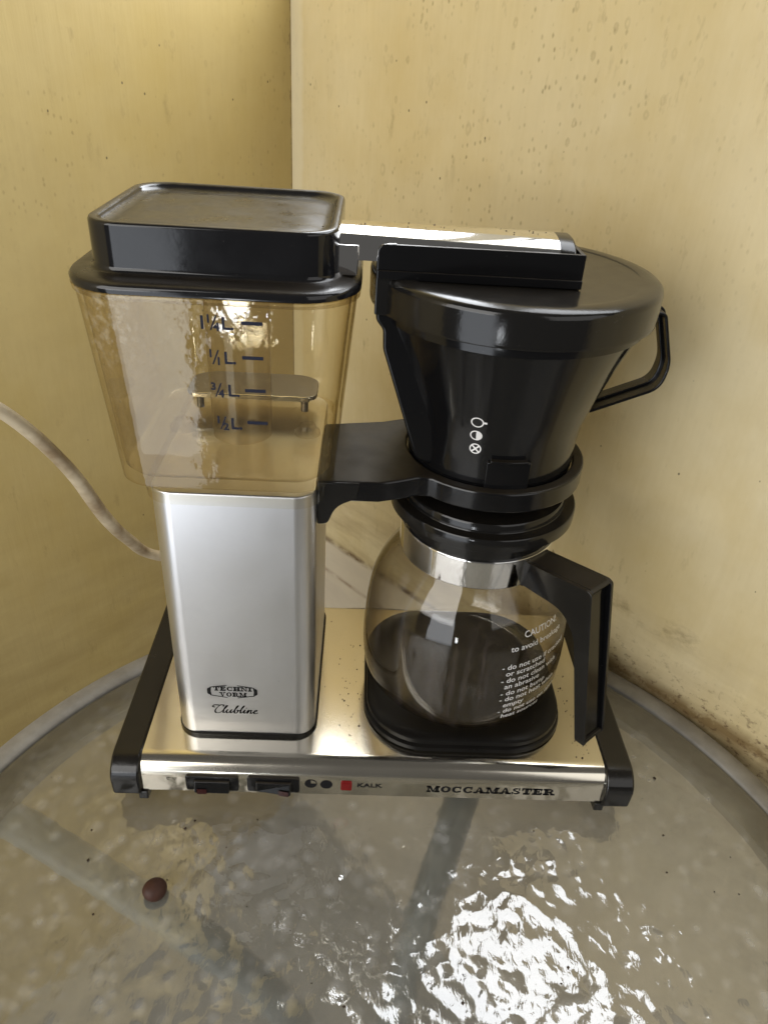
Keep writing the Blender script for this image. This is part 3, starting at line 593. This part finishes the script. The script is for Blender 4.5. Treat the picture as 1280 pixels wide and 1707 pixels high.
# ------------------------------------------------------------------ filter basket
fb = thing('filter_basket', 'black filter basket with lid and loop handle above the carafe', 'filter basket')
prof = [(3.2, 19.6), (3.6, 20.3), (4.5, 20.7), (4.62, 21.0), (4.66, 22.0), (4.68, 23.1), (4.80, 24.4), (5.2, 25.8), (6.0, 28.2), (6.62, 29.75), (6.8, 29.8), (6.85, 30.6), (6.7, 31.2), (6.5, 31.2), (4.5, 24.2), (4.4, 22)]
mb = MB(); mb.loops(lathe(prof, AX, AY, 96), True, False); body = mb.build('basket_body', 'black', fb, 40)
mb = MB(); mb.prism(roundpoly([(13.0, 31.3), (13.0, 29.95), (13.38, 29.45), (13.42, 28.5), (15.45, 22.55), (16.2, 22.2), (17.5, 22.6), (17.5, 31.2)], [0, .15, .15, .2, .3, .2, 0, 0]), XZ, 5.3, 11.3); mb.build('flat_side', 'black', body, 40, bevel=.12)
mb = MB(); LR = 7.25
mb.loops(lathe([(6.9, 30.35), (LR-.03, 30.3), (LR, 30.45), (LR, 31.68), (LR-.07, 31.88), (LR-.22, 32.0), (LR-.6, 32.07), (LR-1.05, 32.06), (LR-1.1, 32.02), (4, 31.98), (.3, 31.98)], AX, AY, 96), True, True); lid = mb.build('basket_lid', 'satin', fb, 40)
mb = MB(); mb.prism(roundpoly([(12.9, 30.3), (12.9, 33.0), (13.15, 33.55), (13.8, 33.58), (13.8, 30.3)], [.1, .25, .3, 0, 0]), XZ, 4.95, 5.2)
mb.box(12.9, 13.4, 5.2, 9.8, 30.25, 32.6); ls = mb.build('lid_side', 'satin', lid, None, bevel=.07)
mb = MB(); mb.prism(roundpoly([(12.94, 32.2), (12.94, 33.55), (22.4, 33.55), (22.4, 32.1)], [0, .4, .06, .1]), XZ, 4.93, 5.13)
mb.box(22.2, 22.4, 5.13, 8.3, 32.0, 33.53); mb.box(13.0, 22.4, 8.3, 8.48, 32.0, 33.5); mb.box(12.94, 22.4, 4.80, 4.93, 32.02, 32.42)
mb.build('arm_channel', 'black', lid, None, bevel=.05)
# loop handle, flat strap with a raised middle
hp_ = roundpoly([(26.6, 30.35), (27.72, 30.32), (28.62, 27.6), (28.42, 26.3), (24.9, 24.75)], [0, .25, .5, .8, 0], 8)[0:]
def strap(mb, path, th, y0, y1):
    L = []
    for i, p in enumerate(path):
        a = Vector(path[max(0, i-1)]); b_ = Vector(path[min(len(path)-1, i+1)]); d = (b_-a).normalized(); n_ = Vector((-d.y, d.x))*th/2; p = Vector(p)
        L.append([(p.x+n_.x, y0, p.y+n_.y), (p.x-n_.x, y0, p.y-n_.y), (p.x-n_.x, y1, p.y-n_.y), (p.x+n_.x, y1, p.y+n_.y)])
    mb.loops(L)
mb = MB(); strap(mb, hp_, .16, 7.4, 9.2); strap(mb, hp_, .42, 8.15, 8.45); mb.build('loop_handle', 'black', fb, 50, bevel=.05)
# flow lever on the front of the basket
def cylpatch(mb, a0, a1, z0, z1, r0, r1, n=10):
    L = []
    for k in range(n+1):
        a = math.radians(a0+(a1-a0)*k/n); e = (math.cos(a), math.sin(a)); L.append([(AX+e[0]*r, AY+e[1]*r, z) for r, z in ((r0, z0), (r1, z0), (r1, z1), (r0, z1))])
    mb.loops(L)
mb = MB(); cylpatch(mb, -101, -73, 20.9, 23.45, 4.5, 4.86); lev = mb.build('flow_lever', 'black', fb, 40, bevel=.05)
mb = MB(); cylpatch(mb, -99, -76, 23.46, 23.62, 4.5, 5.02); mb.build('lever_ledge', 'black', lev, 40, bevel=.04)
# symbols
RS = 4.69
def SY(c_a, c_z): return lambda p, q: (AX+(RS+.02*(c_z>24))*math.cos(math.radians(c_a)+p/RS), AY+(RS+.02*(c_z>24))*math.sin(math.radians(c_a)+p/RS), c_z+q)
def rad(z): 
    P = [(4.66, 22.0), (4.68, 23.1), (4.80, 24.4), (5.2, 25.8), (6.0, 28.2)]
    for (r0, z0), (r1, z1) in zip(P, P[1:]):
        if z0 <= z <= z1: return r0+(r1-r0)*(z-z0)/(z1-z0)
    return 4.68
def SYM(ca, cz): 
    def fn(p, q):
        r = rad(cz+q)+.015; a = math.radians(ca)+p/4.7; return (AX+r*math.cos(a), AY+r*math.sin(a), cz+q)
    return fn
for k, (ca, cz) in enumerate(((-109.2, 25.72), (-109.4, 24.9), (-109.2, 24.08))):
    fn = SYM(ca, cz); mb = MB()
    for q in arc(0, 0, .3, .3, 0, 360, .065, .065, 28): mb.add([fn(*p) for p in q], [(0, 1, 2, 3)])
    if k == 0: mb.add([fn(*p) for p in R_(.28, -.03, .44, .08)], [(0, 1, 2, 3)])
    if k == 1:
        pts = [(.25*math.cos(math.radians(a)), .25*math.sin(math.radians(a))) for a in range(-90, 91, 15)]; mb.add([fn(*p) for p in pts], [tuple(range(len(pts)))])
    if k == 2:
        for s in (1, -1): d = .19; h = .03; mb.add([fn(*p) for p in ((-d-h, -s*d+s*h), (-d+h, -s*d-s*h), (d+h, s*d-s*h), (d-h, s*d+s*h))], [(0, 1, 2, 3)])
    mb.build('printed_symbol', 'white', fb, fix=False)

# ------------------------------------------------------------------ carafe
ca = thing('carafe', 'glass coffee carafe with black lid and handle on the warming plate', 'carafe')
KX, KY = 19.9, 8.3
def gprof(z):
    P = [(4.7, HPZ+.03), (5.5, HPZ+.12), (6.05, HPZ+.5), (6.4, HPZ+1.1), (6.58, HPZ+2.0), (6.64, 8.0), (6.58, 9.6), (6.46, 11.0), (6.2, 12.4), (5.72, 13.6), (5.15, 14.55), (4.74, 15.1), (4.55, 15.5), (4.5, 16.3), (4.5, 17.2)]
    return P
GP = [p[:2] for p in smoothpts([(a, b_, 0) for a, b_ in gprof(0)], 3)]
inn = [(r-.16, z+(.14 if i < 6 else 0)) for i, (r, z) in enumerate(GP)][::-1]
mb = MB(); mb.loops(lathe([(.01, HPZ+.05)]+GP+inn+[(.01, HPZ+.22)], KX, KY, 96), False, False); gb = mb.build('glass_body', 'glass', ca, 180, fix=False)
def grad(z):
    for (r0, z0), (r1, z1) in zip(GP, GP[1:]):
        if z0 <= z <= z1: return r0+(r1-r0)*(z-z0)/(z1-z0)
    return GP[-1][0]
mb = MB(); mb.loops(lathe([(4.52, 15.16), (4.66, 15.16), (4.7, 15.24), (4.7, 16.98), (4.66, 17.05), (4.52, 17.05)], KX, KY, 96), False, False, True); mb.build('neck_band', 'chrome', ca, 40)
mb = MB(); mb.loops(lathe([(4.3, 16.9), (4.5, 16.95), (4.56, 17.1), (4.58, 18.1), (4.7, 18.2), (5.36, 18.22), (5.44, 18.3), (5.46, 18.6), (5.44, 18.98), (5.38, 19.06), (4.82, 19.1), (4.78, 19.16), (4.76, 19.5), (4.68, 19.6), (2.2, 19.5), (1.6, 19.0), (.4, 18.9)], KX, KY, 96), False, True); mb.build('carafe_lid', 'satin', ca, 40)
th = math.radians(-50); e = Vector((math.cos(th), math.sin(th), 0)); nn = Vector((-math.sin(th), math.cos(th), 0))
def HF(p, q, t): return tuple(Vector((KX, KY, q))+e*p+nn*t)
side = roundpoly([(4.45, 16.85), (8.75, 17.42), (9.05, 17.3), (10.98, 7.35), (10.3, 7.3), (8.62, 14.2), (7.5, 15.3), (4.6, 15.25)], [.05, .15, .3, .1, .12, 1.4, .9, .1])
web = roundpoly([(4.45, 16.8), (8.5, 17.3), (8.78, 16.9), (10.74, 7.5), (10.4, 7.36), (8.66, 14.2), (7.5, 15.32), (4.6, 15.3)], [.05, .15, .3, .1, .05, 1.4, .9, .1])
mb = MB(); mb.prism(side, HF, -1.0, -.78); mb.prism(side, HF, .78, 1.0); mb.prism(web, HF, -.779, .779)
top_ = [(4.5, 16.62), (8.75, 17.2), (8.92, 17.1), (9.0, 17.32), (8.74, 17.44), (4.47, 16.86)]; mb.prism(top_, HF, -.779, .779)
mb.prism([(10.4, 7.5), (10.88, 7.55), (10.93, 7.36), (10.35, 7.32)], HF, -.779, .779)
mb.build('carafe_handle', 'black', ca, 35, bevel=.05)
mb = MB(); mb.prism([(4.45, 15.15), (4.72, 15.15), (4.72, 16.9), (4.45, 16.9)], HF, -1.02, 1.02); mb.build('handle_clamp', 'satin', ca, None, bevel=.08)
# the caution print
LN = [('CAUTION!', 12.46, -65.0, .58), ('to avoid breakage', 11.72, -73.0, .56), ('- do not use if cracked', 10.50, -77.2, .54), ('or scratched', 10.02, -74.6, .54), ('- do not clean with', 9.50, -76.8, .54), ('an abrasive', 9.02, -74.4, .54), ('- do not bump', 8.48, -76.0, .54),
      ('- do not heat when', 7.98, -76.0, .54), ('empty', 7.46, -73.4, .54), ('- do not use on open', 6.94, -75.6, .54), ('heat sources', 6.44, -73.0, .54)]
for s, z, a, sz in LN:
    v, fs = text2d(s, sz*.96, .004); m = MB()
    def CY_(p, q):
        zz = z+q; r = grad(zz)+.012; aa = math.radians(a)+p*1.12/6.6; return (KX+r*math.cos(aa), KY+r*math.sin(aa), zz)
    m.add([CY_(p, q) for p, q in v], fs); m.build('caution_lettering', 'white', gb, fix=False)

# ------------------------------------------------------------------ small things
def px(u, v_, depth):
    d = f+r2*((u-640)/1242.26)-u2*((v_-853.5)/1242.26); return tuple(Vector(CP)+d*depth)
cp = [px(-260, 640, 30), px(-120, 640, 33), px(-30, 668, 35), px(45, 716, 37), px(120, 788, 40), px(175, 862, 44), px(215, 900, 48), px(262, 926, 53)]
cp += [(3.2, 17.2, 6.0), (4.2, 16.6, 3.6), (5.0, 15.5, 2.6)]
mb = MB(); sweep(mb, smoothpts(cp, 10), .43, .36, 16); tag(mb.build('power_cord', 'cord', None, 60), 'grimy beige power cord curving in front of the left wall', 'cord')
bm = bmesh.new(); bmesh.ops.create_icosphere(bm, subdivisions=4, radius=1)
for v_ in bm.verts:
    p = v_.co; k = 1+0.03*math.sin(p.x*2+1)+0.02*math.sin(p.y*3+p.z*2)
    if p.z > .6: k *= 1-.12*(p.z-.6)
    v_.co = Vector((p.x*.70*k*S, p.y*.62*k*S, p.z*.52*k*S))
me = bpy.data.meshes.new('nut'); bm.to_mesh(me); bm.free()
nut = tag(link('hazelnut', me, 'nut', None, 180), 'small brown nut lying on the glass table left of the base', 'nut'); nut.location = V(2.0, -5.7, .50+tz(-5.7)); nut.rotation_euler = (.3, .2, .6)
def crumbs(name, spots, label):
    mb = MB(); rnd = random.Random(11)
    for x, y, z, r in spots:
        o = [(x+r*rnd.uniform(.6, 1.3)*sx, y+r*rnd.uniform(.6, 1.3)*sy, z+r*.7*(1+sz)*rnd.uniform(.6, 1)) for sx, sy, sz in ((1, 0, 0), (0, 1, 0), (-1, 0, 0), (0, -1, 0), (0, 0, 1), (0, 0, -1))]
        mb.add(o, [(0, 1, 4), (1, 2, 4), (2, 3, 4), (3, 0, 4), (1, 0, 5), (2, 1, 5), (3, 2, 5), (0, 3, 5)])
    o = mb.build(name, 'crumb'); o['kind'] = 'stuff'; o['label'] = label; o['category'] = 'crumbs'; return o
rnd = random.Random(5); sp = []
def ok(x, y): return not (CX0-.3 < x < CX1+.3 and y > CY0-.3) and not (hx0-.1 < x < hx1+.1 and y > hy0-.1)
while len(sp) < 95:
    k = rnd.random()
    x, y = (rnd.gauss(12.7, .5), rnd.uniform(1.6, 11)) if k < .5 else (rnd.gauss(27.3, .35), rnd.uniform(1.4, 9)) if k < .8 else (rnd.uniform(.3, 28.3), rnd.uniform(1.3, 14))
    if .2 < x < 28.4 and ok(x, y): sp.append((x, y, ZT, abs(rnd.gauss(.022, .018))+.012))
crumbs('coffee_grounds', sp, 'dark coffee grounds scattered on the steel base')
sp = []
while len(sp) < 110:
    x, y = rnd.uniform(-12, 42), rnd.uniform(-26, 8)
    if math.hypot(x-TX, y-TY) < TR-1 and not (-2 < x < 31 and y > -.5): sp.append((x, y, tz(y), abs(rnd.gauss(.03, .03))+.02))
crumbs('table_crumbs', sp, 'dark specks of dirt scattered over the glass table top')
sp = [(rnd.uniform(11.8, 21), rnd.uniform(6.6, 7.6), 33.98, rnd.uniform(.025, .06)) for k in range(16)]+[(rnd.uniform(9.6, 10.6), rnd.uniform(4.5, 9), 33.82, rnd.uniform(.02, .05)) for k in range(6)]
crumbs('arm_crumbs', sp, 'dark specks of grounds on the chrome arm')
